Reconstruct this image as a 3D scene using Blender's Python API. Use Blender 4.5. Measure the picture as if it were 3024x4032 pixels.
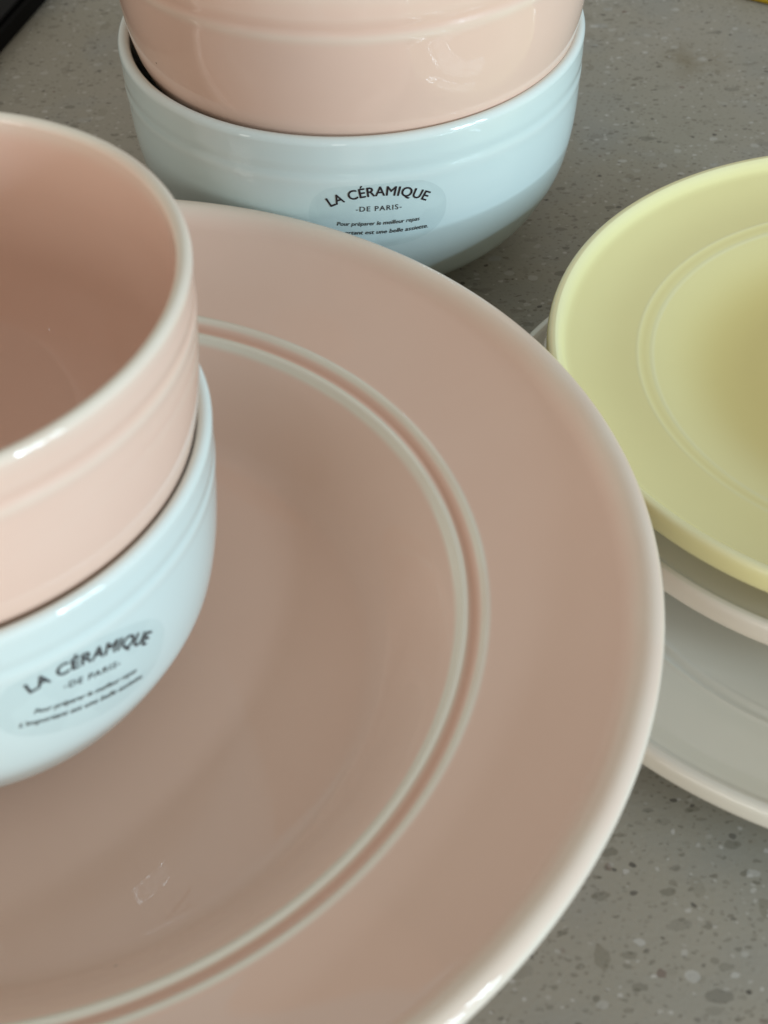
import bpy, bmesh, math, random
from mathutils import Vector, Matrix

for o in list(bpy.data.objects):
    bpy.data.objects.remove(o, do_unlink=True)
scene = bpy.context.scene
COL = scene.collection
R = math.radians

# ------------------------------------------------------------------ camera
CAM_H = 0.2565
PITCH, ROLL = 0.78405, -0.03847
cam_d = bpy.data.cameras.new("camera")
cam_d.sensor_fit = 'VERTICAL'
cam_d.sensor_height = 36.0
cam_d.sensor_width = 27.0
cam_d.lens = 6061.0 / 4032.0 * 36.0
cam_d.clip_start = 0.005
cam_d.clip_end = 50
cam_d.dof.use_dof = True
cam_d.dof.focus_distance = 0.382
cam_d.dof.aperture_fstop = 23.0
cam_d.dof.aperture_blades = 0
cam = bpy.data.objects.new("camera", cam_d)
COL.objects.link(cam)
cp, sp = math.cos(PITCH), math.sin(PITCH)
fw = Vector((0, cp, -sp)); up0 = Vector((0, sp, cp)); rt0 = Vector((1, 0, 0))
cr, sr = math.cos(ROLL), math.sin(ROLL)
rt = rt0 * cr + up0 * sr
up = up0 * cr - rt0 * sr
cam.matrix_world = Matrix(((rt.x, up.x, -fw.x, 0), (rt.y, up.y, -fw.y, 0),
                           (rt.z, up.z, -fw.z, CAM_H), (0, 0, 0, 1)))
scene.camera = cam

# ------------------------------------------------------------------ light
w = bpy.data.worlds.new("World"); scene.world = w
w.use_nodes = True
bg = w.node_tree.nodes["Background"]
bg.inputs[0].default_value = (1.0, 0.945, 0.845, 1)
bg.inputs[1].default_value = 0.395

def area(name, loc, target, sx, sy, power, col):
    d = bpy.data.lights.new(name, 'AREA')
    d.shape = 'RECTANGLE'; d.size = sx; d.size_y = sy
    d.energy = power; d.color = col
    o = bpy.data.objects.new(name, d); COL.objects.link(o)
    o.location = loc
    o.rotation_euler = (Vector(target) - Vector(loc)).to_track_quat('-Z', 'Y').to_euler()
    return o

# daylight through a kitchen window off to the right of the picture: two sashes
WAZ, WD = R(-33), 2.6
tgt = Vector((0.0, 0.24, 0.05))
wdir = Vector((math.cos(WAZ), math.sin(WAZ), 0))
wside = Vector((-wdir.y, wdir.x, 0))
def window(off, zc, sx, sy, rad):
    c = tgt + wdir * WD + wside * off + Vector((0, 0, zc))
    # rad: radiance; a Blender area lamp of power P and area A shows P / (pi A)
    area("window_light", c, c - wdir, sx, sy, rad * math.pi * sx * sy, (0.73, 0.97, 1.14))
# two sashes with a half-drawn blind: brighter strips of sky round a dimmer middle
WR = 68
window(-0.37, 0.64, 0.11, 0.98, WR)
window(-0.13, 0.205, 0.37, 0.11, WR)
window(0.27, 0.205, 0.20, 0.11, WR)
window(-0.13, 1.075, 0.37, 0.11, WR)
window(0.27, 1.075, 0.20, 0.11, WR)
window(0.04, 0.64, 0.60, 0.70, 5)
# soft fill added left of the camera, lifting the bowls' shadow sides
for az, dist, zc, sx, sy, pw in ((-120, 2.3, 0.34, 2.2, 0.85, 21),):
    dv = Vector((math.cos(R(az)), math.sin(R(az)), 0))
    c = tgt + dv * dist + Vector((0, 0, zc))
    area("fill_light", c, c - dv, sx, sy, pw, (1.0, 0.96, 0.89))

scene.view_settings.view_transform = 'Standard'
scene.view_settings.look = 'None'
scene.view_settings.exposure = 0.0
scene.view_settings.gamma = 1.0
scene.view_settings.use_curve_mapping = False
scene.render.engine = 'CYCLES'
scene.cycles.max_bounces = 12
scene.cycles.diffuse_bounces = 6
scene.cycles.glossy_bounces = 6
scene.cycles.transparent_max_bounces = 12

# ------------------------------------------------------------------ materials
class NT:
    def __init__(s, name):
        s.m = bpy.data.materials.new(name); s.m.use_nodes = True
        s.t = s.m.node_tree; s.n = s.t.nodes; s.p = s.n["Principled BSDF"]
        s.out = s.n["Material Output"]
    def add(s, typ, **kw):
        nd = s.n.new(typ)
        for k, v in kw.items(): setattr(nd, k, v)
        return nd
    def link(s, a, b): s.t.links.new(a, b)
    def mix(s, fac, a, b, blend='MIX'):
        nd = s.add('ShaderNodeMix', data_type='RGBA', blend_type=blend)
        nd.clamp_factor = True
        for i, v in ((0, fac), (6, a), (7, b)):
            if hasattr(v, 'is_linked'): s.link(v, nd.inputs[i])
            else: nd.inputs[i].default_value = v if i == 0 else (*v, 1)
        return nd.outputs[2]
    def math(s, op, a, b=0.0, clamp=False):
        nd = s.add('ShaderNodeMath', operation=op); nd.use_clamp = clamp
        for i, v in ((0, a), (1, b)):
            if hasattr(v, 'is_linked'): s.link(v, nd.inputs[i])
            else: nd.inputs[i].default_value = v
        return nd.outputs[0]

def glaze(name, base, pale, deep, rough=0.006):
    k = NT(name)
    tc = k.add('ShaderNodeTexCoord')
    at = k.add('ShaderNodeAttribute', attribute_name='glaze')
    thin = k.math('MAXIMUM', at.outputs['Fac'], 0.0)
    deepen = k.math('MAXIMUM', k.math('MULTIPLY', at.outputs['Fac'], -1.0), 0.0)
    nz = k.add('ShaderNodeTexNoise'); nz.inputs['Scale'].default_value = 38; nz.inputs['Detail'].default_value = 3
    k.link(tc.outputs['Object'], nz.inputs['Vector'])
    c = k.mix(k.math('MULTIPLY', k.math('SUBTRACT', nz.outputs['Fac'], 0.35, True), 0.28), base, deep)
    c = k.mix(deepen, c, deep)
    # glaze thins unevenly over edges
    nt = k.add('ShaderNodeTexNoise'); nt.inputs['Scale'].default_value = 55
    k.link(tc.outputs['Object'], nt.inputs['Vector'])
    thin2 = k.math('MULTIPLY', thin, k.math('ADD', k.math('MULTIPLY', nt.outputs['Fac'], 1.1), 0.42), True)
    c = k.mix(thin2, c, pale)
    # rare pin-head iron specks in the glaze
    vo = k.add('ShaderNodeTexVoronoi'); vo.inputs['Scale'].default_value = 52
    k.link(tc.outputs['Object'], vo.inputs['Vector'])
    sp_ = k.math('LESS_THAN', vo.outputs['Distance'], 0.016)
    c = k.mix(k.math('MULTIPLY', sp_, 0.7), c, (0.10, 0.07, 0.05))
    k.link(c, k.p.inputs['Base Color'])
    k.p.inputs['Roughness'].default_value = rough
    k.p.inputs['IOR'].default_value = 1.5
    # soft orange-peel wobble of the glaze
    n1 = k.add('ShaderNodeTexNoise'); n1.inputs['Scale'].default_value = 70; n1.inputs['Detail'].default_value = 1.5
    k.link(tc.outputs['Object'], n1.inputs['Vector'])
    bp = k.add('ShaderNodeBump'); bp.inputs['Strength'].default_value = 0.022
    bp.inputs['Distance'].default_value = 0.0012
    k.link(n1.outputs['Fac'], bp.inputs['Height'])
    k.link(bp.outputs['Normal'], k.p.inputs['Normal'])
    return k.m

PINK = glaze('pink_glaze', (0.82, 0.592, 0.48), (0.84, 0.79, 0.67), (0.72, 0.44, 0.33))
BLUE = glaze('pale_blue_glaze', (0.655, 0.768, 0.75), (0.78, 0.83, 0.79), (0.58, 0.71, 0.705))
YELL = glaze('yellow_glaze', (0.88, 0.825, 0.42), (0.84, 0.83, 0.56), (0.76, 0.655, 0.27))
CREAM = glaze('cream_glaze', (0.80, 0.73, 0.63), (0.80, 0.75, 0.65), (0.56, 0.50, 0.40))
GREY = glaze('pale_grey_glaze', (0.77, 0.745, 0.65), (0.80, 0.76, 0.67), (0.58, 0.56, 0.49))

def quartz():
    k = NT('quartz_stone')
    tc = k.add('ShaderNodeTexCoord'); P = tc.outputs['Object']
    def noise(scale, detail=2.0):
        n = k.add('ShaderNodeTexNoise'); n.inputs['Scale'].default_value = scale
        n.inputs['Detail'].default_value = detail
        k.link(P, n.inputs['Vector']); return n
    # warp coordinates so chips get ragged outlines
    wn = noise(420, 2)
    sub = k.add('ShaderNodeVectorMath', operation='SUBTRACT'); sub.inputs[1].default_value = (.5, .5, .5)
    k.link(wn.outputs['Color'], sub.inputs[0])
    scl = k.add('ShaderNodeVectorMath', operation='SCALE'); scl.inputs['Scale'].default_value = 0.0016
    k.link(sub.outputs[0], scl.inputs[0])
    ad = k.add('ShaderNodeVectorMath', operation='ADD')
    k.link(P, ad.inputs[0]); k.link(scl.outputs[0], ad.inputs[1])
    W = ad.outputs[0]
    def chips(scale, rad, pick, seed, stretch=(1, 1, 1), rot=0.0):
        mp = k.add('ShaderNodeMapping')
        mp.inputs['Location'].default_value = (seed * .137, seed * .071, 0)
        mp.inputs['Rotation'].default_value = (0, 0, rot)
        mp.inputs['Scale'].default_value = [x * 1.12 for x in stretch]
        k.link(W, mp.inputs['Vector'])
        v = k.add('ShaderNodeTexVoronoi', voronoi_dimensions='2D'); v.inputs['Scale'].default_value = scale
        v.inputs['Randomness'].default_value = 1.0
        k.link(mp.outputs[0], v.inputs['Vector'])
        sx = k.add('ShaderNodeSeparateColor'); k.link(v.outputs['Color'], sx.inputs[0])
        on = k.math('LESS_THAN', sx.outputs[0], pick)
        # radius differs from chip to chip
        rr = k.math('MULTIPLY', k.math('ADD', k.math('MULTIPLY', sx.outputs[1], 0.85), 0.25), rad)
        edge = k.math('MULTIPLY', k.math('SUBTRACT', rr, v.outputs['Distance']), 9.0 / max(rad, .05), True)
        strength = k.math('ADD', k.math('MULTIPLY', sx.outputs[2], 0.75), 0.25)
        return k.math('MULTIPLY', k.math('MULTIPLY', edge, on), strength, True), sx
    big = noise(9, 3); mid = noise(60, 3); fine = noise(900, 2)
    blot = noise(34, 2)
    c = k.mix(k.math('MULTIPLY', k.math('SUBTRACT', big.outputs['Fac'], 0.36), 3.2, True), (0.355, 0.338, 0.278), (0.425, 0.394, 0.336))
    c = k.mix(k.math('MULTIPLY', k.math('SUBTRACT', blot.outputs['Fac'], 0.5), 4.0, True), c, (0.335, 0.340, 0.318))
    c = k.mix(k.math('MULTIPLY', mid.outputs['Fac'], 0.5), c, (0.325, 0.302, 0.236))
    c = k.mix(k.math('MULTIPLY', k.math('SUBTRACT', fine.outputs['Fac'], 0.42, True), 0.7), c, (0.40, 0.385, 0.335))
    for scale, rad, pick, seed, st, rot, col, amt in (
            (640, .36, .30, 1, (1, 1.25, 1), .3, (0.095, 0.085, 0.062), .55),
            (400, .32, .26, 2, (1, 1.6, 1), -.4, (0.105, 0.098, 0.070), .60),
            (230, .28, .22, 3, (1, 1.7, 1), .8, (0.085, 0.075, 0.048), .75),
            (110, .25, .24, 4, (1, 1.9, 1), -.9, (0.105, 0.098, 0.066), .72),
            (84, .27, .16, 9, (1.8, 1, 1), .2, (0.185, 0.168, 0.118), .60),
            (70, .24, .14, 12, (1, 2.1, 1), 1.9, (0.13, 0.125, 0.10), .65),
            (260, .21, .15, 5, (1, 1.2, 1), 0, (0.022, 0.018, 0.016), .95),
            (140, .24, .22, 6, (1, 1.3, 1), .5, (0.62, 0.62, 0.59), .75),
            (420, .30, .16, 7, (1, 1.2, 1), 0, (0.66, 0.65, 0.62), .85),
            (58, .15, .16, 8, (1, 1.4, 1), 1.2, (0.46, 0.49, 0.50), .50),
            (95, .16, .05, 13, (1, 1.3, 1), .9, (0.24, 0.16, 0.07), .6),
            (100, .11, .08, 11, (1, 1.2, 1), .1, (0.10, 0.025, 0.018), .9)):
        m, _ = chips(scale, rad, pick, seed, st, rot)
        c = k.mix(k.math('MULTIPLY', m, amt * 0.72), c, col)
    # a faint tea-coloured stain near the far right
    vm = k.add('ShaderNodeVectorMath', operation='DISTANCE'); vm.inputs[1].default_value = (0.108, 0.462, 0)
    k.link(P, vm.inputs[0])
    st = k.math('MULTIPLY', k.math('SUBTRACT', 0.016, vm.outputs['Value']), 70.0, True)
    st = k.math('MULTIPLY', st, k.math('MULTIPLY', k.math('SUBTRACT', noise(110, 3).outputs['Fac'], 0.38, True), 2.2), True)
    c = k.mix(st, c, (0.20, 0.155, 0.075))
    k.link(c, k.p.inputs['Base Color'])
    k.p.inputs['Roughness'].default_value = 0.395
    rg = k.math('ADD', k.math('MULTIPLY', mid.outputs['Fac'], 0.2), 0.33)
    k.link(rg, k.p.inputs['Roughness'])
    bp = k.add('ShaderNodeBump'); bp.inputs['Strength'].default_value = 0.15; bp.inputs['Distance'].default_value = 0.0004
    k.link(fine.outputs['Fac'], bp.inputs['Height']); k.link(bp.outputs['Normal'], k.p.inputs['Normal'])
    return k.m

def plain(name, col, rough, bump=0.0, scale=300, spec=0.5):
    k = NT(name)
    k.p.inputs['Specular IOR Level'].default_value = spec
    tc = k.add('ShaderNodeTexCoord')
    nz = k.add('ShaderNodeTexNoise'); nz.inputs['Scale'].default_value = scale; nz.inputs['Detail'].default_value = 3
    k.link(tc.outputs['Object'], nz.inputs['Vector'])
    c = k.mix(k.math('MULTIPLY', nz.outputs['Fac'], 0.35), col, tuple(x * 0.6 for x in col))
    k.link(c, k.p.inputs['Base Color'])
    k.p.inputs['Roughness'].default_value = rough
    if bump:
        bp = k.add('ShaderNodeBump'); bp.inputs['Strength'].default_value = bump; bp.inputs['Distance'].default_value = .0005
        k.link(nz.outputs['Fac'], bp.inputs['Height']); k.link(bp.outputs['Normal'], k.p.inputs['Normal'])
    return k.m

INK = plain('black_ink', (0.022, 0.013, 0.016), 0.5)
INK2 = plain('grey_black_ink', (0.05, 0.05, 0.055), 0.5)
BLACK = plain('black_glass', (0.003, 0.0035, 0.004), 0.45, spec=.08)
BLACKTRIM = plain('black_trim', (0.004, 0.004, 0.004), 0.6, spec=.08)
YPLAST = plain('yellow_plastic', (0.60, 0.38, 0.012), 0.45)
LIDGREY = plain('grey_plastic', (0.28, 0.28, 0.28), 0.4)

def film():
    k = NT('clear_sticker_film')
    tc = k.add('ShaderNodeTexCoord')
    nz = k.add('ShaderNodeTexNoise'); nz.inputs['Scale'].default_value = 130; nz.inputs['Detail'].default_value = 1
    k.link(tc.outputs['Object'], nz.inputs['Vector'])
    patch = k.math('MULTIPLY', k.math('SUBTRACT', nz.outputs['Fac'], 0.47), 14.0, True)
    fac = k.math('ADD', k.math('MULTIPLY', patch, 0.032), 0.014)
    tr = k.add('ShaderNodeBsdfTransparent'); tr.inputs[0].default_value = (0.965, 0.975, 0.975, 1)
    k.p.inputs['Base Color'].default_value = (0.36, 0.43, 0.45, 1)
    k.p.inputs['Roughness'].default_value = 0.22
    mx = k.add('ShaderNodeMixShader')
    k.link(fac, mx.inputs[0]); k.link(tr.outputs[0], mx.inputs[1]); k.link(k.p.outputs[0], mx.inputs[2])
    k.link(mx.outputs[0], k.out.inputs['Surface'])
    return k.m
FILM = film()

# ------------------------------------------------------------------ helpers
def tag(o, label=None, cat=None, group=None, kind=None):
    if label: o['label'] = label
    if cat: o['category'] = cat
    if group: o['group'] = group
    if kind: o['kind'] = kind
    return o

def empty(name, loc, label, cat, group=None):
    o = bpy.data.objects.new(name, None); COL.objects.link(o)
    o.empty_display_size = 0.01
    o.location = loc
    return tag(o, label, cat, group)

def link_mesh(name, verts, faces, mat, parent=None, smooth=True):
    me = bpy.data.meshes.new(name)
    me.from_pydata(verts, [], faces)
    me.materials.append(mat)
    if smooth: me.polygons.foreach_set('use_smooth', [True] * len(me.polygons))
    me.update()
    o = bpy.data.objects.new(name, me); COL.objects.link(o)
    if parent: o.parent = parent
    return o

def lathe_parts(profile, cuts, mat, parent, segs=288, wob=0.0, seed=0):
    """profile: list of (r, z, glaze); cuts: list of (name, i0, i1): each range a mesh of its
    own, with normals taken from the whole profile so the seams do not show."""
    n = len(profile)
    nr = []
    for i in range(n):
        a = profile[max(i - 1, 0)]; b = profile[min(i + 1, n - 1)]
        dr, dz = b[0] - a[0], b[1] - a[1]
        L = math.hypot(dr, dz) or 1
        nr.append((dz / L, -dr / L))
    rnd = random.Random(seed)
    ph = [rnd.uniform(0, 6.28) for _ in range(3)]
    objs = {}
    cs = [(math.cos(2 * math.pi * j / segs), math.sin(2 * math.pi * j / segs)) for j in range(segs)]
    wb = [1 + wob * (math.sin(2 * 2 * math.pi * j / segs + ph[0]) + .5 * math.sin(3 * 2 * math.pi * j / segs + ph[1])) for j in range(segs)]
    for name, i0, i1 in cuts:
        vs, ns, gl, fs = [], [], [], []
        for i in range(i0, i1 + 1):
            r, z, g = profile[i]; a, b = nr[i]
            for (c, s), k in zip(cs, wb):
                vs.append((r * c * k, r * s * k, z)); ns.append((a * c, a * s, b)); gl.append(g)
        m = i1 - i0
        for i in range(m):
            for j in range(segs):
                j2 = (j + 1) % segs
                fs.append((i * segs + j, i * segs + j2, (i + 1) * segs + j2, (i + 1) * segs + j))
        o = link_mesh(name, vs, fs, mat, parent)
        at = o.data.attributes.new('glaze', 'FLOAT', 'POINT')
        at.data.foreach_set('value', gl)
        o.data.normals_split_custom_set_from_vertices(ns)
        objs[name] = o
    return objs

def pchip(xs, ys):
    n = len(xs); h = [xs[i + 1] - xs[i] for i in range(n - 1)]
    d = [(ys[i + 1] - ys[i]) / h[i] for i in range(n - 1)]
    m = [d[0]] + [0.0] * (n - 2) + [d[-1]]
    for i in range(1, n - 1):
        if d[i - 1] * d[i] > 0:
            w1, w2 = 2 * h[i] + h[i - 1], h[i] + 2 * h[i - 1]
            m[i] = (w1 + w2) / (w1 / d[i - 1] + w2 / d[i])
    def f(x):
        x = min(max(x, xs[0]), xs[-1])
        i = 0
        while i < n - 2 and x > xs[i + 1]: i += 1
        t = (x - xs[i]) / h[i]
        return ((2*t**3 - 3*t**2 + 1) * ys[i] + (t**3 - 2*t**2 + t) * h[i] * m[i]
                + (-2*t**3 + 3*t**2) * ys[i + 1] + (t**3 - t**2) * h[i] * m[i + 1])
    return f
def smooth(a, b, x):
    t = min(max((x - a) / (b - a), 0), 1); return t * t * (3 - 2 * t)
def bump(c, wd, x): return math.exp(-((x - c) / wd) ** 2)
def flat(c, wd, x): return math.exp(-((x - c) / wd) ** 4)

# ------------------------------------------------------------------ bowls
TK = [0, .06, .15, .28, .45, .65, 1.0]
def make_bowl(loc, Rr, H, G, mat, label, seed, rot=0.0, rk=.55):
    root = empty('bowl', loc, label, 'bowl', None)
    root.rotation_euler = (0, 0, rot)
    sc = Rr / 0.0535
    f0 = pchip(TK, [g * Rr for g in G])
    zl, zg = H - 0.0105 * sc, H - 0.0085 * sc      # lower lip and groove of the decorative ring
    def rout(z):
        r = f0(z / H)
        r += 0.00030 * rk * sc * bump(zl, 0.0014 * sc, z)
        r -= 0.00028 * rk * sc * bump(zg, 0.0012 * sc, z)
        r += 0.00012 * rk * sc * bump(zg + 0.0023 * sc, 0.0013 * sc, z)
        return r
    def gl_out(z):
        g = 0.55 * bump(zl, 0.0011 * sc, z) - 0.30 * bump(zg, 0.0011 * sc, z) + 0.12 * bump(zg + .0023 * sc, .0009 * sc, z)
        return g * rk + 0.35 * bump(H, 0.0032 * sc, z)
    prof = []
    rf = f0(0) * 0.97
    # underside and foot ring
    for r, z in ((0.0004, .0035), (rf * .5, .0035), (rf * .84, .0033), (rf * .88, .0022), (rf * .90, .0004),
                 (rf * .94, 0.0), (rf * .985, .0002), (rf * 1.0, .0012)):
        prof.append((r, z, 0.0))
    i_foot = len(prof) - 1
    zs = []
    z = 0.0022
    top = H - 0.0019 * sc
    while z < top:
        zs.append(z)
        z += 0.00035 if abs(z - zg) < 0.0055 * sc else 0.0012
    zs.append(top)
    i_band = None
    for z in zs:
        if i_band is None and z > zg - .0003: i_band = len(prof)
        prof.append((rout(z), z, gl_out(z)))
    # rounded lip
    lip = 0.0014 * sc
    rc = rout(top) - lip
    for a in range(10, 180, 10):
        t = R(a)
        prof.append((rc + lip * math.cos(t), top + lip * 1.1 * math.sin(t), 0.30 + 0.55 * math.sin(t)))
    i_lip = len(prof) - 1
    # inside wall and floor
    zi = H * 0.135
    fi = pchip([0, .05, .14, .28, .48, .72, 1.0],
               [0.42 * Rr, 0.56 * Rr, 0.70 * Rr, 0.81 * Rr, 0.895 * Rr, 0.94 * Rr, rc - lip])
    N = 46
    for i in range(N + 1):
        z = top - (top - zi) * (i / N)
        prof.append((fi((z - zi) / (top - zi)), z, 0.45 * bump(top, 0.0022 * sc, z)))
    for u in (.92, .8, .6, .4, .2, .02):
        prof.append((0.42 * Rr * u, zi - 0.0016 * (1 - u * u), 0))
    n = len(prof)
    lathe_parts(prof, [('foot_ring', 0, i_foot), ('body', i_foot, i_band), ('rim_band', i_band, i_lip),
                       ('inside', i_lip, n - 1)], mat, root, 288, 0.0010, seed)
    # arc length down the outside from the rim, for the sticker
    tab = []
    s, zp = 0.0, H
    rp = rout(H)
    for i in range(400):
        z = H - (H - .004) * i / 399
        r = f0(z / H); s += math.hypot(z - zp, r - rp) if i else 0
        zp, rp = z, r
        tab.append((s, z, r))
    root_data = (tab, Rr)
    return root, root_data

def surf(tab, th, s, off):
    lo = 0
    i = min(max(int(s / tab[-1][0] * 399), 0), 398)
    while i > 0 and tab[i][0] > s: i -= 1
    while i < 397 and tab[i + 1][0] < s: i += 1
    s0, z0, r0 = tab[i]; s1, z1, r1 = tab[i + 1]
    t = (s - s0) / (s1 - s0)
    z, r = z0 + (z1 - z0) * t, r0 + (r1 - r0) * t
    L = math.hypot(z1 - z0, r1 - r0)
    nr_, nz_ = (z0 - z1) / L, -(r0 - r1) / L
    r += nr_ * off; z += nz_ * off
    return Vector((r * math.cos(th), r * math.sin(th), z))

def text_mesh(body, bold=0.0, shear=0.0, spacing=1.0):
    c = bpy.data.curves.new('lettering_curve', 'FONT')
    c.body = body; c.size = 1.0; c.shear = shear
    c.space_character = spacing
    c.align_x = 'CENTER'; c.resolution_u = 4
    o = bpy.data.objects.new('lettering_curve', c); COL.objects.link(o)
    dg = bpy.context.evaluated_depsgraph_get()
    me = o.evaluated_get(dg).to_mesh()
    vs = [v.co.copy() for v in me.vertices]; fs = [tuple(p.vertices) for p in me.polygons]
    o.evaluated_get(dg).to_mesh_clear()
    bpy.data.objects.remove(o, do_unlink=True); bpy.data.curves.remove(c)
    x0 = min(v.x for v in vs); x1 = max(v.x for v in vs)
    return vs, fs, x0, x1

def make_sticker(root, data, th0, sc_, phi):
    """clear oval sticker with printed lettering; a to the right, b down, in metres"""
    tab, Rr = data
    rref = surf(tab, 0, sc_, 0).x
    cph, sph = math.cos(phi), math.sin(phi)
    def put(a, b, off):
        a2, b2 = a * cph - b * sph, a * sph + b * cph
        return surf(tab, th0 + a2 / rref, sc_ + b2, off)
    vs, fs = [put(0, 0, 5e-5)], []
    NR, NA = 14, 96
    for i in range(1, NR + 1):
        for j in range(NA):
            t = 2 * math.pi * j / NA
            e = 2.35
            ct, st_ = math.cos(t), math.sin(t)
            k = (abs(ct) ** e + abs(st_) ** e) ** (-1 / e) * i / NR
            vs.append(put(0.0172 * ct * k, 0.0104 * st_ * k, 5e-5 if i < NR else 1e-5))
    for j in range(NA):
        fs.append((0, 1 + (j + 1) % NA, 1 + j))
    for i in range(NR - 1):
        for j in range(NA):
            a, b = 1 + i * NA + j, 1 + i * NA + (j + 1) % NA
            fs.append((a, b, b + NA, a + NA))
    st = link_mesh('sticker', vs, [tuple(reversed(f)) for f in fs], FILM, root)
    tag(st, 'clear oval sticker printed with black lettering')
    def line(name, body, width, base_b, height_k, bold, shear, mat, arc=0.0, spacing=1.0):
        v, f, x0, x1 = text_mesh(body, bold, shear, spacing)
        s = width / (x1 - x0); xm = (x0 + x1) / 2
        out, ff = [], []
        shifts = [(0, 0)] if not bold else [(0, 0), (bold, 0), (-bold, 0), (0, bold * .8), (0, -bold * .8)]
        for q, (dx, dy) in enumerate(shifts):        # ink spread: a heavier cut of the letters
            n0 = len(out)
            for p in v:
                a = (p.x + dx - xm) * s; h = (p.y + dy) * s * height_k
                if arc:
                    t = a / arc
                    aa = (arc + h) * math.sin(t); bb = base_b + arc - (arc + h) * math.cos(t)
                else:
                    aa, bb = a, base_b - h
                out.append(put(aa, bb, 9e-5 + q * 4e-6))
            ff += [tuple(i + n0 for i in fc) for fc in f]
        f = ff
        o = link_mesh(name, out, f, mat, st, smooth=False)
        return o
    line('title_lettering', "LA C\u00c9RAMIQUE", 0.0243, -0.0058, 1.12, 0.020, 0, INK, arc=0.0235, spacing=1.04)
    line('subtitle_lettering', "-DE PARIS-", 0.0112, -0.0014, 1.0, 0.007, 0, INK2, spacing=1.18)
    line('slogan_lettering', "Pour pr\u00e9parer le meilleur repas", 0.0206, 0.0029, 1.05, 0.010, 0.22, INK2)
    line('slogan_lettering', "L'important est une belle assiette.", 0.0252, 0.0057, 0.96, 0.010, 0.22, INK2)
    return st

# ------------------------------------------------------------------ plates
def make_plate(name, loc, Rr, rim, floor, rgi, rgo, zg, lip, rfloor, mat, label, foot=0.0, th=0.0042, seed=0, ringk=1.0, cat='plate', brim_dip=0.0012, glk=1.0, lk=1.0, bk=1.0, deepen=0.0, wk=0.0):
    """upper side z(r): flat floor -> curved well wall -> double ring -> sloping brim -> rolled lip"""
    root = empty(name, loc, label, cat)
    top_c = rim - lip                              # centre of the rolled lip
    lx = lip * lk                                  # half width of the lip; lip is its half height
    rl = Rr - lx
    wdt = rgo - rgi
    def zup(r):
        if r <= rfloor: return floor - 0.0006 * (1 - (r / rfloor) ** 2)
        if r <= rgi:
            t = (r - rfloor) / (rgi - rfloor)
            return floor + (zg - 0.0016 * ringk - floor) * ((1 - wk) * (0.70 * t ** 1.7 + 0.30 * smooth(0, 1, t)) + wk * (0.55 * t ** 1.25 + 0.45 * smooth(0, 1, t)))
        if r <= rgo:
            t = (r - rgi) / wdt
            return zg - 0.0016 * ringk + 0.0016 * ringk * t
        t = (r - rgo) / (rl - rgo)
        return zg + (rim - 0.0014 - zg) * t - brim_dip * math.sin(math.pi * min(t, 1)) * 1.0
    def ring(r):
        z = 0.00055 * ringk * bump(rgi, 0.0010 * ringk, r) + 0.00040 * ringk * bump(rgo, 0.0008 * ringk, r)
        z -= 0.00065 * ringk * bump((rgi + rgo) / 2 + .0002, wdt * .27, r)
        return z * bk
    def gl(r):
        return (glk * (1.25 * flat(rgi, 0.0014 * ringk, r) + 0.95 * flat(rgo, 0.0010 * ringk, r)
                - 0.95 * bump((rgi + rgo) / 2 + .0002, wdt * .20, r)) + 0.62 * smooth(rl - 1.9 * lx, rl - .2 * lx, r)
                - deepen * (1 - smooth(rgi - .018, rgi, r)))  # deeper tone inside the ring, fading out towards it
    prof = []
    # from the middle of the underside outwards
    rfo = rfloor * 0.86
    under = [(0.0005, foot + .002), (rfo * .5, foot + .002), (rfo * .9, foot + .0018), (rfo * .95, foot + .0004),
             (rfo * .975, foot), (rfo, foot + .0001), (rfo * 1.02, foot + .0012)]
    for r, z in under: prof.append((r, z, 0))
    i_foot = len(prof) - 1
    r0 = rfo * 1.05
    n = 30
    rend = rl - 0.2 * lx
    zs0 = zup(rend) - 1.75 * lip
    for i in range(n + 1):
        t = i / n; r = r0 + (rend - r0) * t
        zt = zup(r) - th
        if r > rgo: zt = min(zt, zt)
        a = smooth(0.0, 0.35, t)
        z = (foot + .002) * (1 - a) + zt * a
        b = smooth(0.72, 1.0, t)
        z = z * (1 - b) + (top_c - lip * 0.98) * b
        prof.append((r, max(z, foot + .0016), 0))
    i_under = len(prof) - 1
    # rolled lip, from underneath round to the top
    for a in range(-80, 100, 8):
        t = R(a)
        e = 0.72 if lk < 1 else 1.0
        prof.append((rl + lx * math.copysign(abs(math.cos(t)) ** e, math.cos(t)), top_c + lip * math.copysign(abs(math.sin(t)) ** e, math.sin(t)), 0.02 + 0.62 * max(0, math.sin(t)) ** 2.2 + (0.75 * bump(12, 24, a) if lk >= 1 else 0)))  # last term paints the outer edge's highlight as paler colour
    i_lip = len(prof) - 1
    zt0 = prof[-1][1]
    # top surface inwards
    rs = []
    r = rl - 0.35 * lx
    while r > rgo + .0035 * ringk: rs.append(r); r -= 0.0009
    i_b = len(rs)
    while r > rgi - .0045 * ringk: rs.append(r); r -= 0.00025
    i_r = len(rs)
    while r > 0.0006: rs.append(r); r -= 0.0018
    for r in rs:
        z = zup(r) + ring(r)
        k = smooth(rl - 1.9 * lx, rl - 0.2 * lx, r)
        z = z * (1 - k) + zt0 * k
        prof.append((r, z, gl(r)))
    N = len(prof)
    base = i_lip + 1
    lathe_parts(prof, [('foot_ring', 0, i_foot), ('underside', i_foot, i_under), ('rim_lip', i_under, i_lip + 1),
                       ('brim', i_lip + 1, base + i_b), ('ridge_ring', base + i_b, base + i_r), ('well', base + i_r, N - 1)],
                mat, root, 360 if Rr > .1 else 288, 0.0008, seed)
    return root

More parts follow.
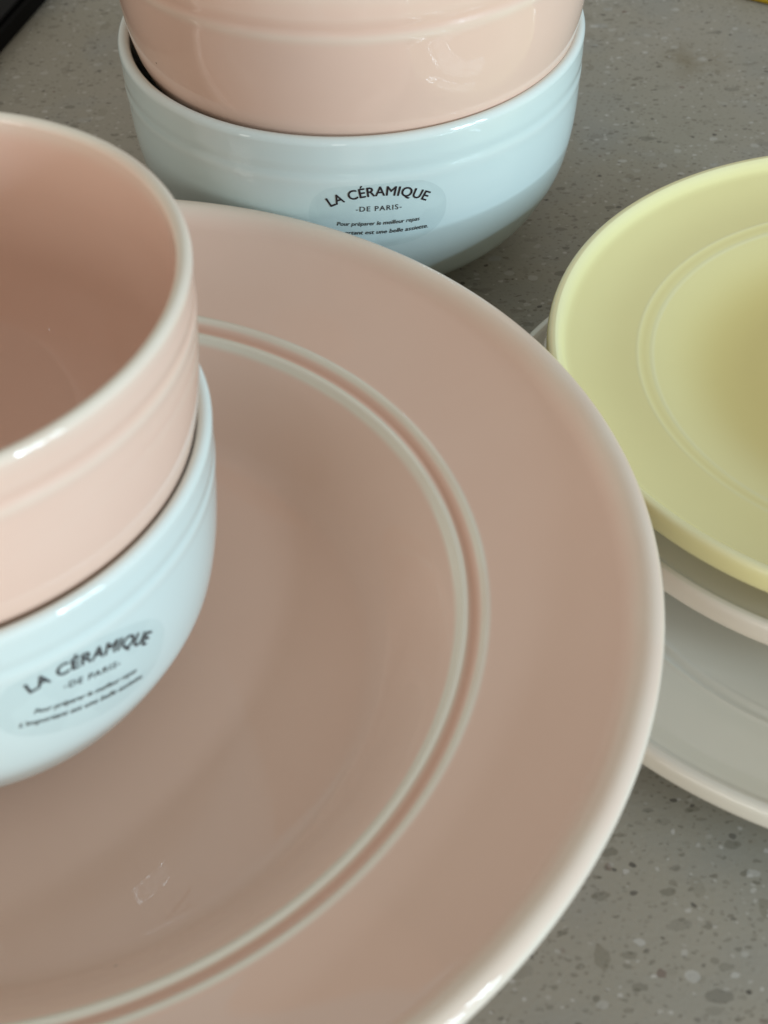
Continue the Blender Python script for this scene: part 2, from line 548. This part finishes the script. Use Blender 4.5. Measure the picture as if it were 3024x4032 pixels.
# ------------------------------------------------------------------ the setting
def box(name, x0, x1, y0, y1, z0, z1, mat, bev=0.0, parent=None):
    bm = bmesh.new()
    bmesh.ops.create_cube(bm, size=1)
    for v in bm.verts:
        v.co = Vector((x0 + (v.co.x + .5) * (x1 - x0), y0 + (v.co.y + .5) * (y1 - y0), z0 + (v.co.z + .5) * (z1 - z0)))
    if bev: bmesh.ops.bevel(bm, geom=bm.edges[:], offset=bev, segments=4, affect='EDGES', profile=.5)
    me = bpy.data.meshes.new(name); bm.to_mesh(me); bm.free()
    me.materials.append(mat)
    me.polygons.foreach_set('use_smooth', [False] * len(me.polygons))
    o = bpy.data.objects.new(name, me); COL.objects.link(o)
    if parent: o.parent = parent
    return o

ct = box('counter_top', -1.0, 1.1, -0.35, 1.3, -0.03, 0.0, quartz(), 0.003)
tag(ct, 'speckled grey stone counter top under the dishes', None, None, 'structure')

# ------------------------------------------------------------------ the dishes
PX, PY = -0.0747, 0.2033
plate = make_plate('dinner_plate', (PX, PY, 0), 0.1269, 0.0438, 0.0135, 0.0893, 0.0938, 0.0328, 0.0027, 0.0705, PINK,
                   'large pink dinner plate with pale double ring holding the left bowls', seed=1, deepen=.22, wk=1.0)

NX, NY = -0.0832, 0.2036
GN = [.470, .58, .722, .838, .936, .974, 1]
GF = [.487, .608, .761, .878, .955, .985, 1]
b1, d1 = make_bowl((NX, NY, 0.0137), 0.0535, 0.0637, GN, BLUE,
                   'pale blue bowl with clear sticker standing on the large pink plate', 2, rk=.45)
make_sticker(b1, d1, R(-50.4), 0.0218, R(16))
b2, d2 = make_bowl((NX + .0003, NY + .0006, 0.1110 - 0.0637), 0.0535, 0.0637, GN, PINK,
                   'empty pink bowl nested in the blue bowl on the large pink plate', 3)

FX, FY = -0.0037, 0.3775
b3, d3 = make_bowl((FX, FY, 0.0), 0.0612, 0.0643, GF, BLUE,
                   'pale blue bowl with clear sticker standing on the counter behind the pink plate', 4, rk=.35)
make_sticker(b3, d3, R(-85.0), 0.0220, R(1.5))
b4, d4 = make_bowl((FX + .0011, FY + .0003, 0.0366), 0.0612, 0.0643, GF, PINK,
                   'pink bowl cut off by the top edge, nested in the blue bowl on the counter', 5)

YX, YY = 0.1193, 0.2650
make_plate('dinner_plate', (0.1156, 0.2440, 0), 0.0976, 0.0163, 0.0058, 0.0690, 0.0727, 0.0096, 0.0027, 0.050, GREY,
           'pale grey plate lowest in the stack at the right edge', seed=6, ringk=.8, glk=.3, brim_dip=.0004, lk=.6, bk=.6)
make_plate('side_plate', (YX - .0004, YY + .0002, 0.0062), 0.0826, 0.0191, 0.0100, 0.0572, 0.0605, 0.0125, 0.0030, 0.042, CREAM,
           'cream side plate sandwiched between the yellow and the grey plate', seed=7, ringk=.6, glk=.3, brim_dip=.0006, lk=.5)
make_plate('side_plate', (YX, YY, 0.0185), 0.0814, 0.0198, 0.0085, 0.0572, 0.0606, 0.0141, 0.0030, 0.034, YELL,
           'yellow side plate on top of the stack at the right edge', seed=8, ringk=.45, glk=.32, brim_dip=.0009, lk=.5, bk=.12, deepen=1.0)

# ------------------------------------------------------------------ things cut by the frame
hob = empty('cooktop', (-0.118, 0.506, 0), 'black flat cooktop edge in the top left corner', 'cooktop')
hob.rotation_euler = (0, 0, math.atan2(0.011, 0.038) * -1.0)
box('frame', -0.33, 0.0, -0.30, 0.30, 0.0005, 0.0070, BLACKTRIM, 0.0012, hob)
box('glass_top', -0.328, -0.002, -0.298, 0.298, 0.0071, 0.0088, BLACK, 0.0006, hob)

lid = empty('lid', (0.1655, 0.543, 0), 'yellow rimmed grey lid just showing in the top right corner', 'lid')
prf = []
for a in range(-90, 271, 20):
    t = R(a); prf.append((0.0500 + 0.0015 * math.cos(t), 0.0016 + 0.0015 * math.sin(t), 0))
lathe_parts(prf, [('rim', 0, len(prf) - 1)], YPLAST, lid, 160)
lathe_parts([(0.0492, 0.0010, 0), (0.0470, 0.0024, 0), (0.030, 0.0030, 0), (0.0005, 0.0032, 0)], [('cover', 0, 3)], LIDGREY, lid, 128)
